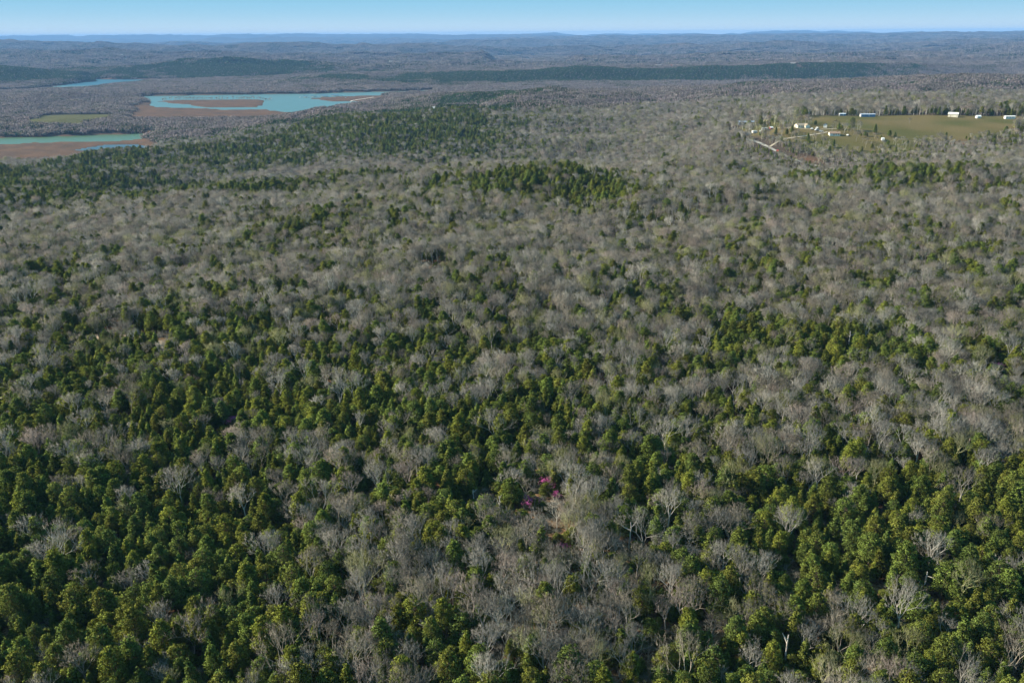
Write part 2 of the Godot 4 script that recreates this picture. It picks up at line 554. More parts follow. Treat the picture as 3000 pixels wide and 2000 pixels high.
func build_settlement() -> void:
	var cream := Color(0.72, 0.68, 0.52)
	var o := house("ranch_house", "cream ranch house with tan shingle roof and front gable wing", "house", 294, 838, 0.25, 15, 8.5, 2.8, 2.4, cream, Color(0.3, 0.24, 0.17),
		[["window", "f", -5, 1.0, 1.6, 1.2, GLASS], ["window", "f", -2, 1.0, 1.6, 1.2, GLASS], ["door", "f", 0.4, 0.1, 1.1, 2.1, Color(0.2, 0.08, 0.05)], ["window", "l", 0, 1.0, 1.4, 1.2, GLASS]])
	var wing := mesh("wing", walls(7.5, 6.5, 2.7, 2.0), paint(cream, 0.7), o)
	wing.position = Vector3(5.2, 0, 4.4)
	wing.rotation.y = PI / 2
	var wr := mesh("wing_roof", gable(7.5, 6.5, 2.0, 0.4), paint(Color(0.3, 0.24, 0.17), 0.9), o)
	wr.position = Vector3(5.2, 2.73, 4.45)
	wr.rotation.y = PI / 2
	part("garage_door", Vector3(5.2, 1.15, 8.16), Vector3(3.4, 2.2, 0.14), paint(WHITE, 0.5), o)
	part("chimney", Vector3(-3, 4.9, -0.8), Vector3(0.8, 1.6, 0.8), paint(Color(0.3, 0.16, 0.11)), o)
	clear(294, 820, 16, 26)
	o = house("brown_roofed_house", "white house with brown roof and garage doors, closest to the road", "house", 314, 800, -0.12, 13, 8, 2.8, 2.2, Color(0.78, 0.74, 0.62), Color(0.24, 0.16, 0.11),
		[["garage_door", "f", -4, 0.1, 3.0, 2.2, WHITE], ["door", "f", -1.2, 0.1, 1.2, 2.1, Color(0.25, 0.1, 0.06)], ["window", "f", 1.5, 1.0, 1.6, 1.2, GLASS], ["window", "f", 4.2, 1.0, 1.6, 1.2, GLASS]])
	part("chimney", Vector3(3, 4.6, 0.6), Vector3(0.8, 1.5, 0.8), paint(Color(0.3, 0.16, 0.11)), o)
	clear(314, 780, 14, 26)
	var blue := Color(0.09, 0.2, 0.36)
	house("mobile_home", "long blue mobile home with white end wall by the field", "mobile home", 396, 922, 0.0, 21, 5.0, 3.2, 0.9, blue, Color(0.32, 0.36, 0.42),
		[["window", "f", -7, 1.3, 1.3, 1.1, GLASS], ["window", "f", -2, 1.3, 1.3, 1.1, GLASS], ["door", "f", 1.5, 0.6, 1.0, 2.1, WHITE], ["window", "f", 5, 1.3, 1.3, 1.1, GLASS], ["siding_panel", "l", 0, -0.3, 4.8, 3.4, WHITE]], 0.4)
	clear(396, 905, 18, 24)
	house("site_trailer", "short blue and white trailer beside the long mobile home", "trailer", 372, 932, 0.0, 9, 3.2, 2.8, 0.6, Color(0.1, 0.18, 0.3), Color(0.6, 0.64, 0.68),
		[["window", "f", -2.5, 1.2, 1.2, 1.0, GLASS], ["door", "f", 1.0, 0.3, 0.9, 2.0, WHITE], ["siding_panel", "l", 0, -0.2, 3.0, 2.9, WHITE]], 0.3)
	clear(372, 918, 12, 20)
	house("long_barn", "long low barn with pale blue metal roof among bare trees", "barn", 280, 985, 0.04, 24, 8, 3.2, 1.5, Color(0.1, 0.12, 0.16), Color(0.4, 0.52, 0.68),
		[["door", "f", 7, 0, 3.5, 2.8, Color(0.04, 0.09, 0.2)], ["window", "f", -2, 1.2, 1.5, 1.0, GLASS], ["window", "f", -7, 1.2, 1.5, 1.0, GLASS]], 0.0, true)
	clear(280, 965, 17, 30)
	house("dark_shed", "dark open-fronted shed beside the pale blue barn roof", "shed", 305, 982, -0.05, 10, 7, 3.0, 2.0, Color(0.05, 0.05, 0.055), Color(0.06, 0.07, 0.1),
		[["opening", "f", -2, 0, 3.2, 2.4, Color(0.02, 0.02, 0.02)], ["opening", "f", 2.2, 0, 3.2, 2.4, Color(0.02, 0.02, 0.02)]])
	clear(305, 965, 9, 28)
	house("grey_house", "grey weathered house behind bare trees at the road end", "house", 246, 958, 0.3, 14, 8, 2.8, 2.2, Color(0.5, 0.48, 0.45), Color(0.42, 0.41, 0.4),
		[["window", "f", -4, 1.0, 1.4, 1.2, GLASS], ["door", "f", 0, 0.1, 1.1, 2.1, Color(0.2, 0.2, 0.2)], ["window", "f", 4, 1.0, 1.4, 1.2, GLASS]])
	clear(246, 940, 10, 25)
	house("grey_cottage", "small grey cottage with pale gable in front of the weathered house", "cottage", 243, 905, -0.4, 8, 6.5, 2.6, 2.0, Color(0.55, 0.54, 0.5), Color(0.36, 0.35, 0.34),
		[["window", "f", -2, 1.0, 1.2, 1.2, GLASS], ["door", "f", 1.5, 0.1, 1.0, 2.1, Color(0.3, 0.1, 0.05)]])
	clear(243, 888, 8, 22)
	house("red_shed", "tiny red shed with white roof on the lawn", "shed", 268, 850, 0.2, 3.6, 3.2, 2.3, 1.3, Color(0.36, 0.07, 0.05), Color(0.75, 0.72, 0.7), [["door", "f", 0, 0.05, 1.3, 2.0, Color(0.28, 0.05, 0.04)]])
	clear(268, 838, 5, 18)
	house("garden_shed", "white shed with dark roof behind the brown-roofed house", "shed", 318, 836, 1.2, 5.5, 4.5, 3.6, 1.8, WHITE, Color(0.06, 0.06, 0.07), [["door", "f", 0, 0.1, 2.0, 2.4, Color(0.6, 0.6, 0.58)]])
	clear(318, 826, 6, 16)
	house("cream_barn", "large cream metal barn at the edge of the field", "barn", 486, 912, -0.55, 13, 11, 4.2, 2.2, Color(0.6, 0.55, 0.43), Color(0.6, 0.58, 0.52),
		[["door", "f", 2.5, 0.05, 3.4, 3.2, Color(0.7, 0.66, 0.52)], ["door", "f", -3, 0.05, 1.1, 2.1, Color(0.35, 0.3, 0.22)]])
	clear(486, 895, 14, 26)
	house("white_shed", "small white shed between the cream barn and the white mobile home", "shed", 507, 900, 0.1, 6, 4.5, 2.8, 1.4, WHITE, Color(0.7, 0.7, 0.68), [["door", "f", 0.6, 0.05, 1.6, 2.1, Color(0.5, 0.48, 0.44)]])
	clear(507, 890, 7, 18)
	house("white_mobile_home", "white mobile home with pale roof beyond the field", "mobile home", 537, 893, 0.0, 14, 4.6, 3.0, 0.9, Color(0.74, 0.73, 0.7), Color(0.6, 0.58, 0.54),
		[["window", "f", -4.5, 1.2, 1.2, 1.0, GLASS], ["door", "f", -0.5, 0.4, 0.9, 2.0, Color(0.3, 0.3, 0.3)], ["window", "f", 3.5, 1.2, 1.2, 1.0, GLASS]], 0.3)
	clear(537, 880, 11, 20)
	house("pink_house", "low pinkish house beside the white mobile home", "house", 558, 884, 0.1, 13, 7, 2.7, 1.8, Color(0.52, 0.36, 0.32), Color(0.4, 0.3, 0.28),
		[["window", "f", -3.5, 1.0, 1.4, 1.1, GLASS], ["door", "f", 0, 0.1, 1.0, 2.1, Color(0.25, 0.12, 0.1)], ["garage_door", "f", 4, 0.05, 2.8, 2.2, WHITE]])
	clear(558, 872, 10, 20)

	# far houses
	for f in [
		["white farmhouse with dark roof alone on the far wooded slope", -2797, 6131, 26.0], ["small pale house above the river bend bluff", -2034, 4780, 22.0], ["pale cabin on the hill beyond the peninsula", -728, 5200, 24.0],
		["white-roofed house alone in the bare woods of the near ridge", -158, 1771, 16.0], ["long white house on top of the dark bluff", 749, 4290, 26.0], ["rust-roofed house beside the long white house on the bluff", 800, 4263, 26.0],
		["white two-gabled house on the plateau over the bluff", 1536, 4196, 26.0], ["tan house at the bluff edge between cedars", 1317, 3960, 22.0], ["white church-like house far off on the plateau", 2724, 6131, 26.0],
		["tan cabin in the woods beyond the field lane", 420, 1610, 14.0], ["grey cabin in the woods beyond the field lane", 462, 1640, 14.0],
	]:
		var rc := Color(0.35, 0.1, 0.06) if f[0].begins_with("rust") else Color(0.6, 0.58, 0.55) if f[0].begins_with("white-roofed") else Color(0.22, 0.2, 0.19)
		var wc := Color(0.45, 0.38, 0.28) if f[0].begins_with("tan") else Color(0.45, 0.45, 0.44) if f[0].begins_with("grey") else WHITE
		var w: float = f[3] if f[2] < 3000 else f[3]
		house("far_house", f[0], "house", f[1], f[2], rng.randf_range(-0.4, 0.4), w, w * 0.5, 4.6, 3.0, wc, rc,
			[["window", "f", -w * 0.3, 1.4, 1.8, 1.5, GLASS], ["door", "f", 0, 0.1, 1.2, 2.2, Color(0.2, 0.1, 0.07)], ["window", "f", w * 0.3, 1.4, 1.8, 1.5, GLASS], ["window", "l", 0, 1.4, 1.8, 1.5, GLASS]], 0.4)
		clear(f[1], f[2] - 60.0, w * 0.8, 85.0)

	# vehicles
	var spots := [
		["white camper trailer at the end of the row on the lawn", "camper", 246, 856, 0.2], ["white camper trailer with its door facing the road", "camper", 252, 853, 0.5],
		["white pickup truck parked between the campers", "pickup", 257, 850, 1.2], ["white box trailer closest to the red shed", "camper", 262, 852, -0.1],
		["white pickup truck beside the white shed with dark roof", "pickup", 307, 828, 0.9], ["pale grey car parked before the white shed", "car", 304, 820, 0.3], ["white car at the outer end of the parked cars", "car", 301, 826, 1.4],
		["silver car parked tight by the brown-roofed house", "car", 306, 813, -0.4], ["small white car on the grass past the brown-roofed house", "car", 326, 797, 1.0], ["red car driving on the gravel road", "car", 245, 752, 1.35],
		["white boat trailer lying by the young trees", "camper", 352, 778, 1.3],
	]
	for s in spots:
		vehicle(s[0], s[1], s[2], s[3], s[4])
	clear(255, 838, 14, 24)
	clear(305, 808, 8, 20)

	for p in [["slim wooden power pole behind the cream ranch house", 354, 951, 15.0], ["power pole with green vine growing up beside the trailer", 376, 946, 14.0], ["tall power pole at the far edge of the field", 456, 932, 15.0],
		["shorter power pole at the far edge of the field", 440, 936, 12.0], ["white pole standing alone in the bare woods below the houses", 264, 632, 11.0]]:
		var o2 := thing("power_pole", p[0], "power pole", at(p[1], p[2]))
		var cy := CylinderMesh.new()
		cy.top_radius = 0.13
		cy.bottom_radius = 0.2
		cy.height = p[3] + 1.0
		cy.radial_segments = 8
		cy.rings = 0
		mesh("pole", cy, paint(Color(0.36, 0.32, 0.27)), o2).position.y = p[3] * 0.5 - 0.5
		part("crossarm", Vector3(0, p[3] - 0.6, 0.2), Vector3(2.2, 0.14, 0.12), paint(Color(0.3, 0.26, 0.22)), o2)
		for e in [-0.9, 0.0, 0.9]:
			part("insulator", Vector3(e, p[3] - 0.42, 0.2), Vector3(0.1, 0.22, 0.1), paint(Color(0.6, 0.6, 0.58), 0.3), o2)
		clear(p[1], p[2] - 3.0, 2.5, 8.0)


func vehicle(label: String, kind: String, x: float, z: float, turn: float) -> void:
	var col := WHITE
	if label.contains("grey") or label.contains("silver"):
		col = Color(0.5, 0.51, 0.52)
	elif label.contains("red car"):
		col = Color(0.42, 0.03, 0.03)
	var body := paint(col, 0.35)
	var glass := paint(GLASS, 0.15)
	var names := {"camper": "camper_trailer", "pickup": "pickup_truck", "car": "parked_car"}
	var o := thing(names[kind], label, "trailer" if kind == "camper" else "truck" if kind == "pickup" else "car", at(x, z, 0.3 if label.contains("red car") else 0.05), turn)
	var L := 6.2 if kind == "camper" else 5.4 if kind == "pickup" else 4.5
	var st := SurfaceTool.new()
	st.begin(Mesh.PRIMITIVE_TRIANGLES)
	st.set_smooth_group(-1)
	var side: Array
	if kind == "camper":
		side = [[-3.1, 0.6], [-3.1, 2.5], [-2.8, 2.9], [2.6, 2.9], [3.1, 2.1], [3.1, 1.2], [2.7, 0.6]]
	elif kind == "pickup":
		side = [[-2.7, 0.5], [-2.7, 1.15], [-0.5, 1.15], [-0.4, 1.8], [0.9, 1.8], [1.5, 1.15], [2.6, 1.0], [2.7, 0.5]]
	else:
		side = [[-2.25, 0.4], [-2.25, 0.95], [-1.7, 1.0], [-1.2, 1.45], [0.4, 1.45], [1.1, 0.95], [2.1, 0.8], [2.25, 0.4]]
	var w := 1.15 if kind == "camper" else 0.9
	var outline := PackedVector2Array()
	for p in side:
		outline.append(Vector2(p[0], p[1]))
	var tri := Geometry2D.triangulate_polygon(outline)
	for k in outline.size():
		var a := outline[k]
		var b := outline[(k + 1) % outline.size()]
		quad(st, Vector3(a.x, a.y, w), Vector3(a.x, a.y, -w), Vector3(b.x, b.y, -w), Vector3(b.x, b.y, w))
	for s in [1.0, -1.0]:
		for k in range(0, tri.size(), 3):
			for e in ([0, 1, 2] if s > 0 else [0, 2, 1]):
				var q := outline[tri[k + e]]
				st.add_vertex(Vector3(q.x, q.y, w * s))
	st.generate_normals()
	mesh("body", st.commit(), body, o)
	if kind == "camper":
		for e in [-1.7, 0.9]:
			part("window", Vector3(e, 1.9, w), Vector3(1.1, 0.6, 0.05), glass, o)
		part("door", Vector3(-0.5, 1.6, w), Vector3(0.7, 1.7, 0.05), paint(Color(0.6, 0.6, 0.58)), o)
		part("stripe", Vector3(0, 1.1, w + 0.005), Vector3(5.2, 0.18, 0.03), paint(Color(0.25, 0.28, 0.33)), o)
		part("drawbar", Vector3(3.7, 0.55, 0), Vector3(1.4, 0.12, 0.12), paint(Color(0.05, 0.05, 0.05)), o)
	elif kind == "pickup":
		for s in [-1.0, 1.0]:
			part("side_window", Vector3(0.25, 1.45, w * s), Vector3(1.0, 0.4, 0.04), glass, o)
		var ws := part("windscreen", Vector3(1.22, 1.48, 0), Vector3(0.75, 0.05, 1.5), glass, o)
		ws.rotation.z = -0.82
		part("bed", Vector3(-1.6, 1.16, 0), Vector3(1.9, 0.06, 1.4), paint(Color(0.06, 0.06, 0.06)), o)
	else:
		for s in [-1.0, 1.0]:
			part("side_window", Vector3(-0.4, 1.22, w * s), Vector3(1.5, 0.3, 0.04), glass, o)
		var ws := part("windscreen", Vector3(0.76, 1.22, 0), Vector3(0.72, 0.05, 1.5), glass, o)
		ws.rotation.z = -0.62
	for sx in ([-0.5, 0.5] if kind == "camper" else [-L * 0.31, L * 0.31]):
		for s in [-1.0, 1.0]:
			var t := CylinderMesh.new()
			t.top_radius = 0.36
			t.bottom_radius = 0.36
			t.height = 0.24
			t.radial_segments = 12
			t.rings = 0
			var wh := mesh("wheel", t, paint(Color(0.02, 0.02, 0.02)), o)
			wh.position = Vector3(sx, 0.36, s * (w - 0.05))
			wh.rotation.x = PI / 2
	clear(x, z - 4.0, 3.0, 8.0)


func build_marina() -> void:
	var roof_c := [Color(0.06, 0.12, 0.2), Color(0.07, 0.14, 0.16), Color(0.08, 0.13, 0.22), Color(0.07, 0.12, 0.2)]
	var names := ["dark blue roofed boat dock at the outer end of the row", "green-grey roofed boat dock second from the open water", "long blue roofed boat dock in the middle of the row", "low blue roofed boat dock nearest the wooded shore"]
	var k := 0
	for p in [[-712, 2915, 14.0], [-688, 2930, 16.0], [-655, 2950, 26.0], [-620, 2965, 28.0]]:
		var o := thing("boat_dock", names[k], "boat dock", Vector3(p[0], LAKE, -p[1]), -0.25)
		var w: float = p[2]
		part("deck", Vector3(0, 0.5, 0), Vector3(w, 0.5, 12), paint(Color(0.4, 0.36, 0.3)), o)
		var r := mesh("roof", gable(w, 12, 1.4, 0.5), paint(roof_c[k], 0.4, 0.2), o)
		r.position.y = 4.4
		var n := int(w / 6.0)
		for i in n + 1:
			for s in [-1.0, 1.0]:
				part("post", Vector3(lerpf(-w * 0.5 + 0.3, w * 0.5 - 0.3, float(i) / n), 2.55, 5.7 * s), Vector3(0.2, 3.6, 0.2), paint(Color(0.3, 0.3, 0.32)), o)
		part("gangway", Vector3(0, 0.6, 9.0), Vector3(1.6, 0.2, 6.0), paint(Color(0.5, 0.47, 0.42)), o)
		k += 1
	for b in [["white cabin boat moored between the two outer docks", -700, 2905, 0.4], ["white pontoon boat moored at the long middle dock", -671, 2926, -0.2], ["white cruiser moored beyond the last dock", -596, 2972, 0.1], ["small white runabout moored off the dock tip", -728, 2905, 1.2]]:
		var o := thing("motor_boat", b[0], "boat", Vector3(b[1], LAKE, -b[2]), b[3])
		var st := SurfaceTool.new()
		st.begin(Mesh.PRIMITIVE_TRIANGLES)
		st.set_smooth_group(-1)
		var ring := []
		for q in [[-4, 1.4, -0.2], [0, 1.5, -0.3], [2.5, 1.1, -0.1], [4.5, 0.05, 0.5]]:
			ring.append([Vector3(q[0], 1.1 + q[2] * 0.0 + (0.3 if q[0] > 3 else 0.0), -q[1]), Vector3(q[0], -0.3, -q[1] * 0.6), Vector3(q[0], -0.3, q[1] * 0.6), Vector3(q[0], 1.1 + (0.3 if q[0] > 3 else 0.0), q[1])])
		for i in 3:
			for j in 4:
				var jn := (j + 1) % 4
				quad(st, ring[i][j], ring[i][jn], ring[i + 1][jn], ring[i + 1][j])
		quad(st, ring[0][3], ring[0][2], ring[0][1], ring[0][0])
		st.generate_normals()
		mesh("hull", st.commit(), paint(WHITE, 0.3), o)
		part("cabin", Vector3(-0.2, 1.65, 0), Vector3(3.2, 1.1, 2.0), paint(WHITE, 0.4), o)
		part("windscreen", Vector3(1.43, 1.75, 0), Vector3(0.06, 0.6, 1.8), paint(GLASS, 0.15), o)
		part("canopy", Vector3(-1.6, 2.7, 0), Vector3(3.0, 0.1, 2.2), paint(Color(0.1, 0.16, 0.3)), o)
		for s in [-1.0, 1.0]:
			part("canopy_post", Vector3(-2.9, 1.9, s), Vector3(0.08, 1.6, 0.08), paint(Color(0.5, 0.5, 0.5)), o)
	vehicle("white pickup truck parked alone on the bare spit", "pickup", -560, 2850, 0.3)
	var lab := ["tallest dark mooring piling off the spit", "dark mooring piling beside the tallest one", "leaning dark piling at the pier head", "short dark piling closest to the lake", "dark piling next to the pier's shore end", "thin dark piling behind the pier"]
	k = 0
	for p in [[-472, 2585, 9.0], [-478, 2580, 7.5], [-484, 2592, 6.0], [-489, 2586, 5.0], [-463, 2572, 6.0], [-466, 2596, 5.0]]:
		var cy := CylinderMesh.new()
		cy.top_radius = 0.5
		cy.bottom_radius = 0.6
		cy.height = p[2] + 4.0
		cy.radial_segments = 8
		cy.rings = 0
		var o := mesh("mooring_piling", cy, paint(Color(0.06, 0.07, 0.09)), self)
		o.position = Vector3(p[0], LAKE + p[2] * 0.5 - 2.0, -p[1])
		o.rotation.z = 0.12 if k == 2 else 0.0
		o.set_meta("label", lab[k])
		o.set_meta("category", "piling")
		o.set_meta("group", "pilings at the low pier")
		k += 1
	var pier := thing("low_pier", "low weathered pier standing among the dark pilings", "pier", Vector3(-474, LAKE, -2588), 0.3)
	part("deck", Vector3(0, 1.2, 0), Vector3(34, 0.4, 4), paint(Color(0.3, 0.25, 0.22)), pier)
	for i in 5:
		part("support", Vector3(-14 + i * 7, -0.6, 0), Vector3(0.5, 3.2, 3), paint(Color(0.1, 0.09, 0.09)), pier)


# ---------------------------------------------------------------- trees

class Leafage:
	var v := PackedVector3Array()
	var n := PackedVector3Array()
	var c := PackedColorArray()

	func tri(a: Vector3, b: Vector3, d: Vector3, na: Vector3, col: Color) -> void:
		v.append(a); v.append(b); v.append(d)
		for i in 3:
			n.append(na)
			c.append(col)

	func tube(a: Vector3, b: Vector3, ra: float, rb: float, col: Color, sides := 3) -> void:
		var d := (b - a).normalized()
		var x := d.cross(Vector3(0.31, 0.22, 0.93)).normalized()
		var y := d.cross(x)
		for k in sides:
			var p := TAU * k / sides
			var q := TAU * (k + 1) / sides
			var u := x * cos(p) + y * sin(p)
			var w := x * cos(q) + y * sin(q)
			for t in [[a + u * ra, u], [b + w * rb, w], [a + w * ra, w], [a + u * ra, u], [b + u * rb, u], [b + w * rb, w]]:
				v.append(t[0])
				n.append(t[1])
				c.append(col)

	func done() -> ArrayMesh:
		var a := []
		a.resize(Mesh.ARRAY_MAX)
		a[Mesh.ARRAY_VERTEX] = v
		a[Mesh.ARRAY_NORMAL] = n
		a[Mesh.ARRAY_COLOR] = c
		var m := ArrayMesh.new()
		m.add_surface_from_arrays(Mesh.PRIMITIVE_TRIANGLES, a)
		return m

	func add(o: Leafage) -> void:
		v.append_array(o.v)
		n.append_array(o.n)
		c.append_array(o.c)


func rv() -> Vector3:
	while true:
		var p := Vector3(rng.randf_range(-1, 1), rng.randf_range(-1, 1), rng.randf_range(-1, 1))
		if p.length_squared() < 1.0 and p.length_squared() > 0.001:
			return p
	return Vector3.UP


func tuft(l: Leafage, p: Vector3, size: float, normal: Vector3, col: Color) -> void:
	var a := rv().normalized()
	var b := a.cross(rv()).normalized()
	l.tri(p + a * size * 1.5, p - a * size * 0.7 + b * size * 0.45, p - a * size * 0.7 - b * size * 0.45, normal, col)


func clump(l: Leafage, c: Vector3, r: float, flat: float, count: int, size: float, axis: Vector3, col: Color) -> void:
	for k in count:
		var d := rv()
		d = d.normalized() * pow(d.length(), 1.1) * 1.65
		var p := c + Vector3(d.x * r, d.y * r * flat, d.z * r)
		var out := (d * 0.55 + axis * 0.6 + rv() * 0.95 + Vector3(0, 0.2, 0)).normalized()
		var t := rng.randf_range(0.55, 1.45)
		tuft(l, p, size * rng.randf_range(0.6, 1.3), out, Color(col.r * t, col.g * t, col.b * t))


const NEEDLE := Color(0.168, 0.204, 0.047)
const BARK := Color(0.3, 0.285, 0.25)
const TWIG := Color(0.24, 0.236, 0.217)
const PALE := Color(0.5, 0.475, 0.43)


func pine(style: int, h: float, r: float, clumps: int, per: int, size: float) -> Array:
	## [trunk, crown]; style 0 rounded cone, 1 tall pine with bare lower trunk, 2 broad round
	var trunk := Leafage.new()
	var crown := Leafage.new()
	var base: float = [0.12, 0.42, 0.2][style] * h
	var lean := Vector3(rng.randf_range(-0.4, 0.4), 0, rng.randf_range(-0.4, 0.4))
	var steps := 4
	for k in steps:
		var a := float(k) / steps
		var b := float(k + 1) / steps
		trunk.tube(Vector3(0, a * h * 0.95 - (1.5 if k == 0 else 0.0), 0) + lean * a * a, Vector3(0, b * h * 0.95, 0) + lean * b * b, lerpf(0.19, 0.03, a), lerpf(0.19, 0.03, b), Color(0.16, 0.12, 0.09), 5)
	var phase := rng.randf() * TAU
	for k in clumps:
		var t := (k + rng.randf()) / clumps
		var prof: float
		if style == 0:
			prof = pow(1.0 - t, 0.75) * (0.75 + 0.25 * minf(1.0, t * 5.0))
		elif style == 1:
			prof = sqrt(maxf(0.0, 1.0 - pow(t * 1.5 - 0.5, 2.0))) * (1.0 - 0.35 * t)
		else:
			prof = sqrt(maxf(0.0, 1.0 - pow(t * 1.3 - 0.35, 2.0)))
		phase += 2.4 + rng.randf_range(-0.5, 0.5)
		var rad := r * prof * rng.randf_range(0.45, 0.95)
		var y := base + t * (h - base) * 0.96
		var c := Vector3(cos(phase) * rad, y, sin(phase) * rad) + lean * t * t
		var cr := lerpf(0.25, 0.1, t) * r * rng.randf_range(0.6, 1.25) + 0.1
		if rng.randf() < 0.2:
			c += Vector3(cos(phase) * r * 0.22, rng.randf_range(-0.1, 0.45), sin(phase) * r * 0.22)
			cr *= 0.62
		var axis := Vector3(cos(phase) * 0.9, 0.45 + t * 0.6, sin(phase) * 0.9)
		var tone := rng.randf_range(0.82, 1.18)
		clump(crown, c, cr, 0.62, per, size, axis, Color(NEEDLE.r * tone * rng.randf_range(0.94, 1.06), NEEDLE.g * tone, NEEDLE.b * tone))
		if style != 0 or rad > r * 0.5:
			trunk.tube(Vector3(0, y - rad * 0.35, 0) + lean * t * t, c, 0.05, 0.02, Color(0.17, 0.13, 0.1), 3)
	clump(crown, Vector3(0, h * (1.0 if style == 0 else 0.96), 0) + lean, r * 0.1, 3.2 if style == 0 else 1.6, per / 2, size, Vector3.UP, NEEDLE)
	return [trunk, crown]


func twigs(l: Leafage, p: Vector3, d: Vector3, count: int, reach: float, width: float, centre: Vector3) -> void:
	for k in count:
		var e := (d.normalized() * 0.7 + rv() * 0.75 + Vector3(0, 0.4, 0)).normalized() * reach * rng.randf_range(0.5, 1.15)
		var side := e.cross(rv()).normalized() * width * rng.randf_range(0.6, 1.3)
		var o := p + rv() * reach * 0.3
		var t := rng.randf_range(0.8, 1.22)
		var out := ((o + e - centre).normalized() * 0.8 + rv() * 0.55).normalized()
		l.tri(o - side, o + side, o + e, out, Color(TWIG.r * t, TWIG.g * t, TWIG.b * t))


func bough(limb: Leafage, fine: Leafage, p: Vector3, d: Vector3, length: float, rad: float, depth: int, centre: Vector3, per: int, width: float) -> void:
	var steps := 2
	var q := p
	var dir := d
	for k in steps:
		dir = (dir + rv() * 0.28 + Vector3(0, 0.1, 0)).normalized()
		var nx := q + dir * length / steps
		var t := rng.randf_range(0.85, 1.2)
		limb.tube(q, nx, rad * (1.0 - 0.25 * k), rad * (0.75 - 0.25 * k), Color(BARK.r * t, BARK.g * t, BARK.b * t).lerp(PALE, 0.35 if rad > 0.05 else 0.15), 4 if rad > 0.09 else 3)
		q = nx
		if depth <= 1:
			twigs(fine, q, dir, per / 2, length * 0.8, width, centre)
	if depth == 0:
		twigs(fine, q, dir, per, length * 0.85, width, centre)
		return
	var n := 3 if depth > 1 or rng.randf() < 0.5 else 2
	var turn := rng.randf() * TAU
	for k in n:
		var side := dir.cross(Vector3(0.2, 0.3, 0.9)).normalized().rotated(dir, turn + TAU * k / n + rng.randf_range(-0.4, 0.4))
		var nd := (dir * rng.randf_range(0.7, 1.1) + side * rng.randf_range(0.42, 0.75) + Vector3(0, 0.26, 0)).normalized()
		bough(limb, fine, q, nd, length * rng.randf_range(0.62, 0.85), rad * 0.55, depth - 1, centre, per, width)


func bare(h: float, spread: float, limbs: int, per: int, width: float) -> Array:
	## [trunk, [limb, ...], twigs]
	var trunk := Leafage.new()
	var fine := Leafage.new()
	var list := []
	var fork := h * rng.randf_range(0.28, 0.46)
	var lean := Vector3(rng.randf_range(-0.5, 0.5), 0, rng.randf_range(-0.5, 0.5))
	var col := BARK.lerp(PALE, rng.randf_range(0.2, 0.7))
	var last := Vector3(0, -1.5, 0)
	for k in 4:
		var b := (k + 1) / 4.0
		var nx := Vector3(0, fork * b, 0) + lean * b + rv() * 0.12
		trunk.tube(last, nx, lerpf(0.21, 0.14, k / 4.0), lerpf(0.21, 0.14, b), col, 6)
		last = nx
	var centre := Vector3(0, h * 0.55, 0)
	var turn := rng.randf() * TAU
	for k in limbs:
		var l := Leafage.new()
		var ang := turn + TAU * k / limbs + rng.randf_range(-0.35, 0.35)
		var tilt := spread * rng.randf_range(0.6, 1.15) if k > 0 else spread * 0.25
		var d := Vector3(cos(ang) * tilt, 1.0, sin(ang) * tilt).normalized()
		bough(l, fine, last - Vector3(0, rng.randf_range(0.0, 0.18) * fork, 0), d, (h - fork) * rng.randf_range(0.36, 0.44), 0.1, 3, centre, per, width)
		list.append(l)
	return [trunk, list, fine]


func leaf_material(tint: Color, glow := 0.0) -> StandardMaterial3D:
	var m := StandardMaterial3D.new()
	m.vertex_color_use_as_albedo = true
	m.albedo_color = tint.linear_to_srgb()
	m.roughness = 0.9
	m.metallic_specular = 0.15
	m.cull_mode = BaseMaterial3D.CULL_DISABLED
	if glow > 0.0:
		m.backlight_enabled = true
		m.backlight = Color(glow, glow, glow * 0.6)
	return m


func blocked(x: float, z: float, y: float) -> bool:
	for g in gaps:
		if absf(x - g[0]) < g[2] and absf(z - g[1]) < g[2] * 1.8 and Vector2(x - g[0], (z - g[1]) * 0.58).length() < g[2] * (0.8 + 0.5 * n_fine.get_noise_2d(x * 3.0, z * 3.0)):
			return true
	if z < 300.0:
		if x < -118.0 and z > 255.0:
			for k in track_line.size() - 1:
				if Geometry2D.get_closest_point_to_segment(Vector2(x, z), track_line[k], track_line[k + 1]).distance_to(Vector2(x, z)) < 4.5:
					return true
		return false
	if y < LAKE + 2.4 and (x < -420.0 or z < 3000.0):
		return true
	for c in cleared:
		if absf(x - c[0]) < c[2] and absf(z - c[1]) < c[3]:
			return true
	if z > 640.0 and z < 1000.0 and x > 220.0 and x < 610.0:
		var p := Vector2(x, z)
		if Geometry2D.is_point_in_polygon(p, field):
			return true
		if Geometry2D.is_point_in_polygon(p, yard) and rng.randf() < 0.7:
			return true
		for k in road_line.size() - 1:
			if Geometry2D.get_closest_point_to_segment(p, road_line[k], road_line[k + 1]).distance_to(p) < (6.5 if z < 780.0 and z > 690.0 else 4.0):
				return true
		if bump(x, z, 262, 722, 9, 13) > 0.35 or bump(x, z, 420, 765, 12, 9) > 0.4:
			return true
	if z > 1850.0 and z < 2340.0 and x < -960.0 and Geometry2D.is_point_in_polygon(Vector2(x, z), meadow):
		return true
	return false


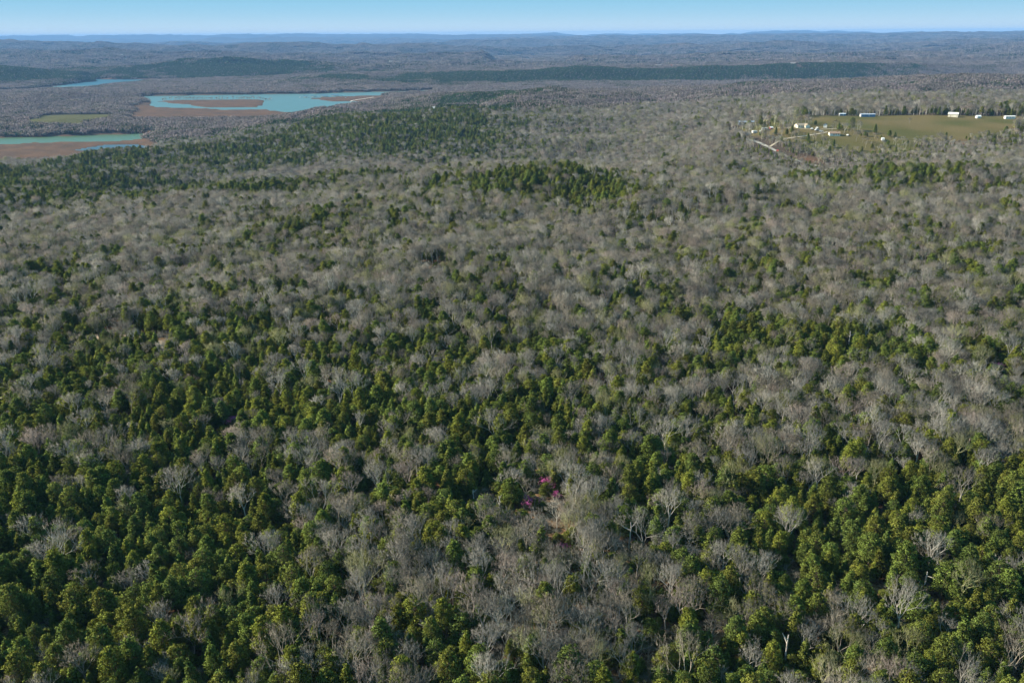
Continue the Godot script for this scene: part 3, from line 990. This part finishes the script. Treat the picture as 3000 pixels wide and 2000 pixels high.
class Scatter:
	var data := PackedFloat32Array()
	var count := 0

	func put(p: Vector3, b: Basis, c: Color) -> void:
		data.append_array(PackedFloat32Array([b.x.x, b.y.x, b.z.x, p.x, b.x.y, b.y.y, b.z.y, p.y, b.x.z, b.y.z, b.z.z, p.z, c.r, c.g, c.b, 1.0]))
		count += 1

	func node(called: String, m: Mesh, mat: Material, parent: Node) -> void:
		if count == 0:
			return
		var mm := MultiMesh.new()
		mm.transform_format = MultiMesh.TRANSFORM_3D
		mm.use_colors = true
		mm.mesh = m
		mm.instance_count = count
		mm.buffer = data
		var o := MultiMeshInstance3D.new()
		o.name = called
		o.multimesh = mm
		o.material_override = mat
		o.set_meta("kind", "stuff")
		parent.add_child(o, true)


func pixel(p: Vector3) -> Vector2:
	var c := cos(deg_to_rad(PITCH))
	var s := sin(deg_to_rad(PITCH))
	var d := p - Vector3(0, EYE, 0)
	var f := -d.z * c - d.y * s
	var u := -d.z * s + d.y * c
	if f < 1.0:
		return Vector2(-1e6, -1e6)
	return Vector2(512.0 + FOCAL * d.x / f, 341.0 - FOCAL * u / f)


const PINE_TONES := [[1.0, 1.0, 1.0, "olive"], [1.18, 1.12, 0.9, "yellowish-green"], [0.78, 0.88, 1.0, "deep-green"], [1.07, 0.97, 0.9, "bronzed"], [0.95, 1.06, 1.05, "fresh-green"]]
const BARE_TONES := [[1.0, 1.0, 1.0, "grey"], [1.3, 1.29, 1.26, "pale-grey"], [0.68, 0.66, 0.64, "dusky"], [1.0, 0.93, 0.84, "brownish"], [0.98, 1.02, 0.6, "olive-budded"], [1.12, 0.98, 0.95, "pinkish"]]


func build_forest() -> void:
	rng.seed = 99
	# meshes for single trees
	var pines := []
	for k in 9:
		var style: int = [0, 2, 1, 0, 2, 1, 0, 2, 0][k]
		pines.append(pine(style, [10.0, 9.5, 12.0, 8.0, 11.0, 12.5, 11.0, 8.5, 9.0][k], [2.3, 2.8, 2.5, 2.0, 2.9, 2.7, 2.5, 2.6, 1.8][k], 110, 74, 0.155))
	var bares := []
	for k in 9:
		bares.append(bare([11.5, 10.5, 12.5, 9.5, 11.0, 13.0, 9.0, 12.0, 10.0][k], [0.55, 0.75, 0.42, 0.7, 0.6, 0.48, 0.95, 0.62, 0.36][k], [4, 5, 3, 4, 5, 4, 4, 5, 3][k], 7, 0.018))
	var leaf_mats := []
	for t in PINE_TONES:
		leaf_mats.append(leaf_material(Color(t[0], t[1], t[2]), 0.5))
	var bark_mats := []
	for t in BARE_TONES:
		bark_mats.append(leaf_material(Color(t[0], t[1], t[2])))
	var plain_leaf := leaf_material(Color.WHITE, 0.5)
	var plain_bark := leaf_material(Color.WHITE)
	var pine_parts := []
	var pine_whole := []
	for p in pines:
		pine_parts.append([p[0].done(), p[1].done()])
		var w := Leafage.new()
		w.add(p[0])
		w.add(p[1])
		pine_whole.append(w.done())
	var bare_parts := []
	var bare_whole := []
	for p in bares:
		var limbs := []
		var w := Leafage.new()
		w.add(p[0])
		for l in p[1]:
			limbs.append(l.done())
			w.add(l)
		w.add(p[2])
		bare_parts.append([p[0].done(), limbs, p[2].done()])
		bare_whole.append(w.done())

	redbuds(bares)
	dead_trees()
	lawn_trees(pine_parts, leaf_mats, bare_parts, bark_mats)

	# where single trees stand
	var sc_p := []
	var sc_b := []
	for k in 9:
		sc_p.append(Scatter.new())
		sc_b.append(Scatter.new())
	var near_p := []
	var near_b := []
	for band in [[-30.0, 420.0, 2.7, 0.69], [420.0, 900.0, 3.4, 0.78], [900.0, 1600.0, 4.3, 0.9]]:
		var step: float = band[2]
		var z: float = band[0]
		while z < band[1]:
			var half := 0.74 * maxf(z, 40.0) + 30.0
			var x := -half
			while x < half:
				var px := x + rng.randf_range(-0.48, 0.48) * step
				var pz := z + rng.randf_range(-0.48, 0.48) * step
				x += step
				var y := land(px, pz)
				if blocked(px, pz, y):
					continue
				var e := evergreen(px, pz)
				var green := rng.randf() < clampf(e * 1.05 - 0.04, 0.04, 0.94)
				if rng.randf() < 0.1:
					continue
				var sc: float = rng.randf_range(0.72, 1.22) * band[3]
				if green and e < 0.45:
					sc *= rng.randf_range(0.85, 1.12)
				if not green:
					sc *= 1.06
				if px > 190.0 and pz > 620.0 and pz < 800.0:
					sc *= lerpf(1.0, 0.6, smoothstep(190.0, 230.0, px) * smoothstep(620.0, 660.0, pz))
				var k := rng.randi() % 9
				var turn := rng.randf() * TAU
				var rec := [Vector3(px, y - 0.1, -pz), turn, sc, k, rng.randf_range(0.72, 1.28), rng.randf()]
				if pz < 190.0:
					var at_top := pixel(rec[0] + Vector3(0, 8.0 * sc, 0))
					if at_top.x > 2 and at_top.x < 1022 and at_top.y > 2 and at_top.y < 676:
						(near_p if green else near_b).append([rec[0].distance_to(Vector3(0, EYE, 0)) / sc, rec])
						continue
				scatter(rec, sc_p if green else sc_b, green)
			z += step
	var everyone := []
	for r in near_p:
		everyone.append([r[1], true])
	for r in near_b:
		everyone.append([r[1], false])
	for i in 150:
		var t := rng.randf()
		var ix := lerpf(-1165, -800, t)
		var iz := lerpf(2790, 2800, t) + 35.0 * sin(t * PI) + rng.randf_range(-22, 18)
		scatter([at(ix, iz, -0.1), rng.randf() * TAU, rng.randf_range(0.6, 0.95), rng.randi() % 9, rng.randf_range(0.75, 1.2), rng.randf()], sc_b, false)
	for pair in [[near_p, sc_p, true], [near_b, sc_b, false]]:
		pair[0].sort_custom(func(a, b): return a[0] < b[0])
		for i in pair[0].size():
			if i < 300:
				single_tree(pair[0][i][1], pair[2], pine_parts, leaf_mats, bare_parts, bark_mats, everyone)
			else:
				scatter(pair[0][i][1], pair[1], pair[2])
	var wood_p := stuff_root("evergreen_forest", "mass of olive-green pines and cedars across the slopes")
	var wood_b := stuff_root("bare_forest", "mass of leafless grey hardwood trees across the slopes")
	for k in 9:
		sc_p[k].node("canopy", pine_whole[k], plain_leaf, wood_p)
		sc_b[k].node("canopy", bare_whole[k], plain_bark, wood_b)
	undergrowth(bare_whole, plain_bark, pine_whole, plain_leaf)
	far_woods(plain_leaf, plain_bark)


func stuff_root(called: String, label: String) -> Node3D:
	var o := Node3D.new()
	o.name = called
	o.set_meta("kind", "stuff")
	o.set_meta("label", label)
	add_child(o)
	return o


func scatter(rec: Array, list: Array, green: bool) -> void:
	var t: Array
	if green:
		t = PINE_TONES[int(rec[5] * 5.0)]
	else:
		t = BARE_TONES[[0, 0, 1, 1, 2, 3, 3, 4, 5, 0][int(rec[5] * 10.0)]]
	var m: float = rec[4]
	var b := Basis(Vector3.UP, rec[1]).scaled(Vector3(rec[2] * (0.9 + 0.2 * rec[5]), rec[2], rec[2] * (0.9 + 0.2 * rec[5])))
	list[rec[3]].put(rec[0], b, Color(t[0] * m, t[1] * m, t[2] * m))


func look_of(rec: Array, green: bool) -> String:
	var size := "tall " if rec[2] > 1.08 else "small " if rec[2] < 0.86 else ""
	if green:
		return size + PINE_TONES[int(rec[5] * 5.0)][3] + " " + ["cone-shaped cedar", "rounded cedar", "bare-stemmed pine", "narrow cedar", "broad cedar", "long-stemmed pine", "pointed cedar", "low cedar", "slim cedar"][rec[3]]
	return size + BARE_TONES[[0, 0, 1, 1, 2, 3, 3, 4, 5, 0][int(rec[5] * 10.0)]][3] + " " + ["rounded", "wide-spreading", "narrow", "forked", "many-limbed", "high-crowned", "flat-topped", "dense", "upright"][rec[3]] + " hardwood"


func unique(rec: Array, green: bool, all: Array) -> String:
	## named by its look and by the trees that stand beside it
	var label := look_of(rec, green)
	var near := []
	for o in all:
		if o[0] != rec:
			var dx: float = o[0][0].x - rec[0].x
			var dz: float = o[0][0].z - rec[0].z
			if absf(dx) < 14.0 and absf(dz) < 14.0:
				near.append([dx * dx + dz * dz * 1.5, o])
	near.sort_custom(func(a, b): return a[0] < b[0])
	for k in range(1, mini(near.size(), 7)):
		for form in [[0, k], [1, k]]:
			if form[0] == k:
				continue
			var s := "%s between %s and %s" % [label, look_of(near[form[0]][1][0], near[form[0]][1][1]), look_of(near[k][1][0], near[k][1][1])]
			if not used_labels.has(s):
				used_labels[s] = true
				return s
	return label + " standing apart from the other trees around it"


func single_tree(rec: Array, green: bool, pine_parts: Array, leaf_mats: Array, bare_parts: Array, bark_mats: Array, everyone: Array) -> void:
	var o: Node3D
	var s: float = rec[2]
	if green:
		var tone := int(rec[5] * 5.0)
		o = thing("evergreen_tree", unique(rec, true, everyone), "evergreen tree", rec[0], rec[1], "evergreens in the woods below the camera")
		mesh("trunk", pine_parts[rec[3]][0], bark_mats[0], o)
		mesh("crown", pine_parts[rec[3]][1], leaf_mats[tone], o)
	else:
		var tone: int = [0, 0, 1, 1, 2, 3, 3, 4, 5, 0][int(rec[5] * 10.0)]
		o = thing("bare_tree", unique(rec, false, everyone), "bare tree", rec[0], rec[1], "leafless hardwoods in the woods below the camera")
		mesh("trunk", bare_parts[rec[3]][0], bark_mats[tone], o)
		for l in bare_parts[rec[3]][1]:
			mesh("limb", l, bark_mats[tone], o)
		mesh("twigs", bare_parts[rec[3]][2], bark_mats[tone], o)
	o.scale = Vector3(s, s, s)


func redbuds(bares: Array) -> void:
	var shapes := []
	for k in 2:
		var b: Array = bares[6]
		var blossom := Leafage.new()
		var fine: Leafage = b[2]
		for i in range(0, fine.v.size(), 3):
			if rng.randf() < 0.55:
				var p := fine.v[i].lerp(fine.v[i + 2], rng.randf())
				var t := rng.randf_range(0.75, 1.2)
				tuft(blossom, p, 0.16, (p - Vector3(0, 5, 0)).normalized(), Color(0.6 * t, 0.14 * t, 0.42 * t))
		var limbs := Leafage.new()
		for l in b[1]:
			limbs.add(l)
		shapes.append([b[0].done(), limbs.done(), blossom.done()])
	var wood := leaf_material(Color(0.75, 0.7, 0.7))
	var pink := leaf_material(Color.WHITE, 0.5)
	var k := 0
	for p in [["bright pink redbud, upper one beside the big pale leafless tree", 8, 162, 0.5], ["bright pink redbud, lower one below the big pale leafless tree", 4, 153, 0.52], ["faint pink redbud just beside the two bright ones", 10, 158, 0.34], ["small pink redbud low among leafless grey trees", 10, 137, 0.34],
		["lone pink redbud among dark cedars of the shaded slope", -78, 202, 0.5], ["dull pink redbud half hidden at the picture edge", -95, 127, 0.45], ["faint mauve redbud on the far sunny slope", 147, 224, 0.5]]:
		var o := thing("redbud_tree", p[0], "redbud", at(p[1], p[2]), k * 1.3, "flowering redbuds")
		mesh("trunk", shapes[0][0], wood, o)
		mesh("limbs", shapes[0][1], wood, o)
		mesh("blossom", shapes[k % 2][2], pink, o)
		o.scale = Vector3.ONE * p[3] * 1.0
		gaps.append([p[1], p[2] - 6.5, 5.2 if k < 2 else 3.6])
		k += 1


func dead_trees() -> void:
	var m := leaf_material(Color.WHITE)
	for p in [["pale dead snag with one short side limb, by dark cedars", 24, 140, 9.0], ["broken pale stub leaning over a litter clearing", -9, 158, 5.0], ["tall pale dead trunk with a snapped fork", 46, 108, 9.5],
		["white forked dead tree beside the bare clearing", 77, 124, 7.0], ["thin pale dead stem standing over reddish litter", -3, 153, 7.0], ["bleached dead tree on the grey slope", 111, 247, 9.0]]:
		var o := thing("dead_tree", p[0], "dead tree", at(p[1], p[2]), 0.0)
		var t := Leafage.new()
		var h: float = p[3] * 0.75
		var last := Vector3(0, -1, 0)
		for k in 5:
			var nx := Vector3(0, h * (k + 1) / 5.0, 0) + rv() * 0.22
			t.tube(last, nx, lerpf(0.2, 0.09, k / 5.0), lerpf(0.2, 0.09, (k + 1) / 5.0), Color(0.44, 0.41, 0.37), 6)
			last = nx
		mesh("trunk", t.done(), m, o)
		for k in 3:
			var l := Leafage.new()
			var a := Vector3(0, h * rng.randf_range(0.5, 0.9), 0)
			var q := a
			var d := Vector3(rng.randf_range(-1, 1), rng.randf_range(0.2, 1), rng.randf_range(-1, 1)).normalized()
			for i in 3:
				d = (d + rv() * 0.35).normalized()
				l.tube(q, q + d * h * 0.1, 0.08 - 0.02 * i, 0.06 - 0.02 * i, Color(0.44, 0.41, 0.37), 5)
				q += d * h * 0.1
			mesh("limb", l.done(), m, o)
		gaps.append([p[1], p[2] - 4.0, 3.4])


func lawn_trees(pine_parts: Array, leaf_mats: Array, bare_parts: Array, bark_mats: Array) -> void:
	for p in [["big dark cedar beside the brown-roofed house", 338, 820, 1.15, 4], ["dark cedar on the lawn edge past the big cedar", 356, 806, 0.9, 0], ["first of two small cedars at the field's near edge", 363, 790, 0.7, 1], ["second of two small cedars at the field's near edge", 368, 788, 0.65, 3],
		["dark cedar by the bare trees at the field corner", 408, 772, 0.85, 0], ["lone dark cedar on the near side of the field", 482, 803, 0.75, 7], ["bushy cedar at the field edge before the mobile home", 509, 812, 0.8, 1], ["low cedar bush on the bare strip of the field", 527, 820, 0.5, 7],
		["round cedar near the ranch house corner", 312, 848, 0.55, 1], ["small cedar beside the gravel road", 268, 752, 0.8, 3], ["dark cedar on the lawn beneath the ranch house", 282, 780, 0.85, 0], ["pointed cedar by the driveway", 300, 762, 0.85, 8]]:
		var o := thing("lawn_cedar", p[0], "cedar", at(p[1], p[2]), rng.randf() * 6.0, "cedars round the houses and field")
		mesh("trunk", pine_parts[p[4]][0], bark_mats[0], o)
		mesh("crown", pine_parts[p[4]][1], leaf_mats[2], o)
		o.scale = Vector3.ONE * p[3]
	for p in [["lone leafless tree casting a shadow on the field", 415, 862, 0.6, 3], ["leafless yard tree with dark limbs below the field", 372, 735, 1.0, 1], ["leafless tree behind the ranch house roof", 312, 868, 0.95, 6], ["leafless tree in front of the brown-roofed house", 327, 778, 0.9, 4],
		["leafless tree beside the orange bank", 396, 758, 0.9, 7], ["leafless shade tree on the yard slope", 288, 757, 0.9, 0], ["slim leafless tree on the green patch", 384, 745, 0.7, 8]]:
		var o := thing("lawn_tree", p[0], "bare tree", at(p[1], p[2]), rng.randf() * 6.0, "leafless trees round the houses and field")
		mesh("trunk", bare_parts[p[4]][0], bark_mats[2], o)
		for l in bare_parts[p[4]][1]:
			mesh("limb", l, bark_mats[2], o)
		mesh("twigs", bare_parts[p[4]][2], bark_mats[2], o)
		o.scale = Vector3.ONE * p[3]


func undergrowth(bare_whole: Array, bark: Material, pine_whole: Array, leaf: Material) -> void:
	var root := stuff_root("undergrowth", "low leafless brush and seedling cedars between the trees")
	var lists := [Scatter.new(), Scatter.new(), Scatter.new()]
	var z := 40.0
	while z < 640.0:
		var half := 0.7 * z + 20.0
		var x := -half
		while x < half:
			var px := x + rng.randf_range(-2, 2)
			var pz := z + rng.randf_range(-2, 2)
			x += 3.4 if z > 220.0 else 2.0
			var r := rng.randf()
			if r < 0.35:
				continue
			var k := 0 if r < 0.54 else 1 if r < 0.72 else 2
			var s := rng.randf_range(0.14, 0.3) if k < 2 else rng.randf_range(0.2, 0.46)
			var m := rng.randf_range(0.75, 1.15)
			lists[k].put(at(px, pz, -0.15), Basis(Vector3.UP, rng.randf() * TAU).scaled(Vector3(s * 1.5, s, s * 1.5)), Color(m, m * 0.95, m * 0.9))
		z += 3.4 if z > 220.0 else 2.2
	lists[0].node("brush", bare_whole[6], bark, root)
	lists[1].node("brush", bare_whole[3], bark, root)
	lists[2].node("seedlings", pine_whole[7], leaf, root)


func patch(side: float, trees: int, share: float, leaf: float, per: int) -> ArrayMesh:
	## a piece of woodland seen from afar: crowns of TREES trees on a square of ground
	var l := Leafage.new()
	var n := int(ceil(sqrt(float(trees))))
	for a in n:
		for b in n:
			var p := Vector3((a + 0.5 + rng.randf_range(-0.45, 0.45)) / n - 0.5, 0, (b + 0.5 + rng.randf_range(-0.45, 0.45)) / n - 0.5) * side * 1.08
			var green := rng.randf() < share
			var h := rng.randf_range(6.5, 9.5)
			var r := side / n * rng.randf_range(0.42, 0.62)
			var t := rng.randf_range(0.75, 1.25)
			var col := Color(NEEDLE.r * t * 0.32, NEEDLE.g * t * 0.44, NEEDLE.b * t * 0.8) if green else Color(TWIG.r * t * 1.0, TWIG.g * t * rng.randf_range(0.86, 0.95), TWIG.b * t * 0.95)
			for k in per:
				var d := rv()
				d = d.normalized() * pow(d.length(), 0.6)
				var q := p + Vector3(d.x * r, h * 0.62 + d.y * h * 0.36, d.z * r)
				if green:
					q.x = p.x + d.x * r * clampf(1.5 - q.y / h, 0.25, 1.0)
					q.z = p.z + d.z * r * clampf(1.5 - q.y / h, 0.25, 1.0)
				var v := rng.randf_range(0.85, 1.15)
				tuft(l, q, leaf * rng.randf_range(0.6, 1.3), (d + Vector3(0, 0.3, 0) + rv() * 0.5).normalized(), Color(col.r * v, col.g * v, col.b * v))
	return l.done()


func far_woods(leaf: Material, bark: Material) -> void:
	var root := stuff_root("distant_woodland", "unbroken woodland covering the distant hills and lake banks")
	for band in [[1600.0, 4600.0, 24.0, 42, 0.8, 50], [4600.0, 19000.0, 72.0, 100, 2.4, 30]]:
		var kinds := []
		for share in [0.05, 0.1, 0.45, 0.94]:
			kinds.append(patch(band[2], band[3], share, band[4], band[5]))
		var lists := [Scatter.new(), Scatter.new(), Scatter.new(), Scatter.new()]
		var step: float = band[2]
		var z: float = band[0]
		while z < band[1]:
			var half := 0.7 * z
			var x := -half
			while x < half:
				var px := x + rng.randf_range(-0.1, 0.1) * step
				var pz := z + rng.randf_range(-0.1, 0.1) * step
				x += step
				var y := land(px, pz)
				if y < LAKE + 1.4 or y > 42.0 or blocked(px, pz, y):
					continue
				var e := evergreen(px, pz) + rng.randf_range(-0.12, 0.12)
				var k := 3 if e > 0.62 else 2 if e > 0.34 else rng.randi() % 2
				var d := step * 0.5
				var sx := (land(px + d, pz) - land(px - d, pz)) / step
				var sz := (land(px, pz + d) - land(px, pz - d)) / step
				var s := rng.randf_range(0.9, 1.2)
				var turn := Basis(Vector3.UP, (rng.randi() % 4) * PI / 2)
				var slope := Basis(Vector3(1, sx, 0), Vector3(0, s, 0), Vector3(0, -sz, 1))
				var m := rng.randf_range(0.86, 1.16)
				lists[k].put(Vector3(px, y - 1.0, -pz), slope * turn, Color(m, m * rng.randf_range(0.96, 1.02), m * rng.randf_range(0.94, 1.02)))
			z += step
		for k in 4:
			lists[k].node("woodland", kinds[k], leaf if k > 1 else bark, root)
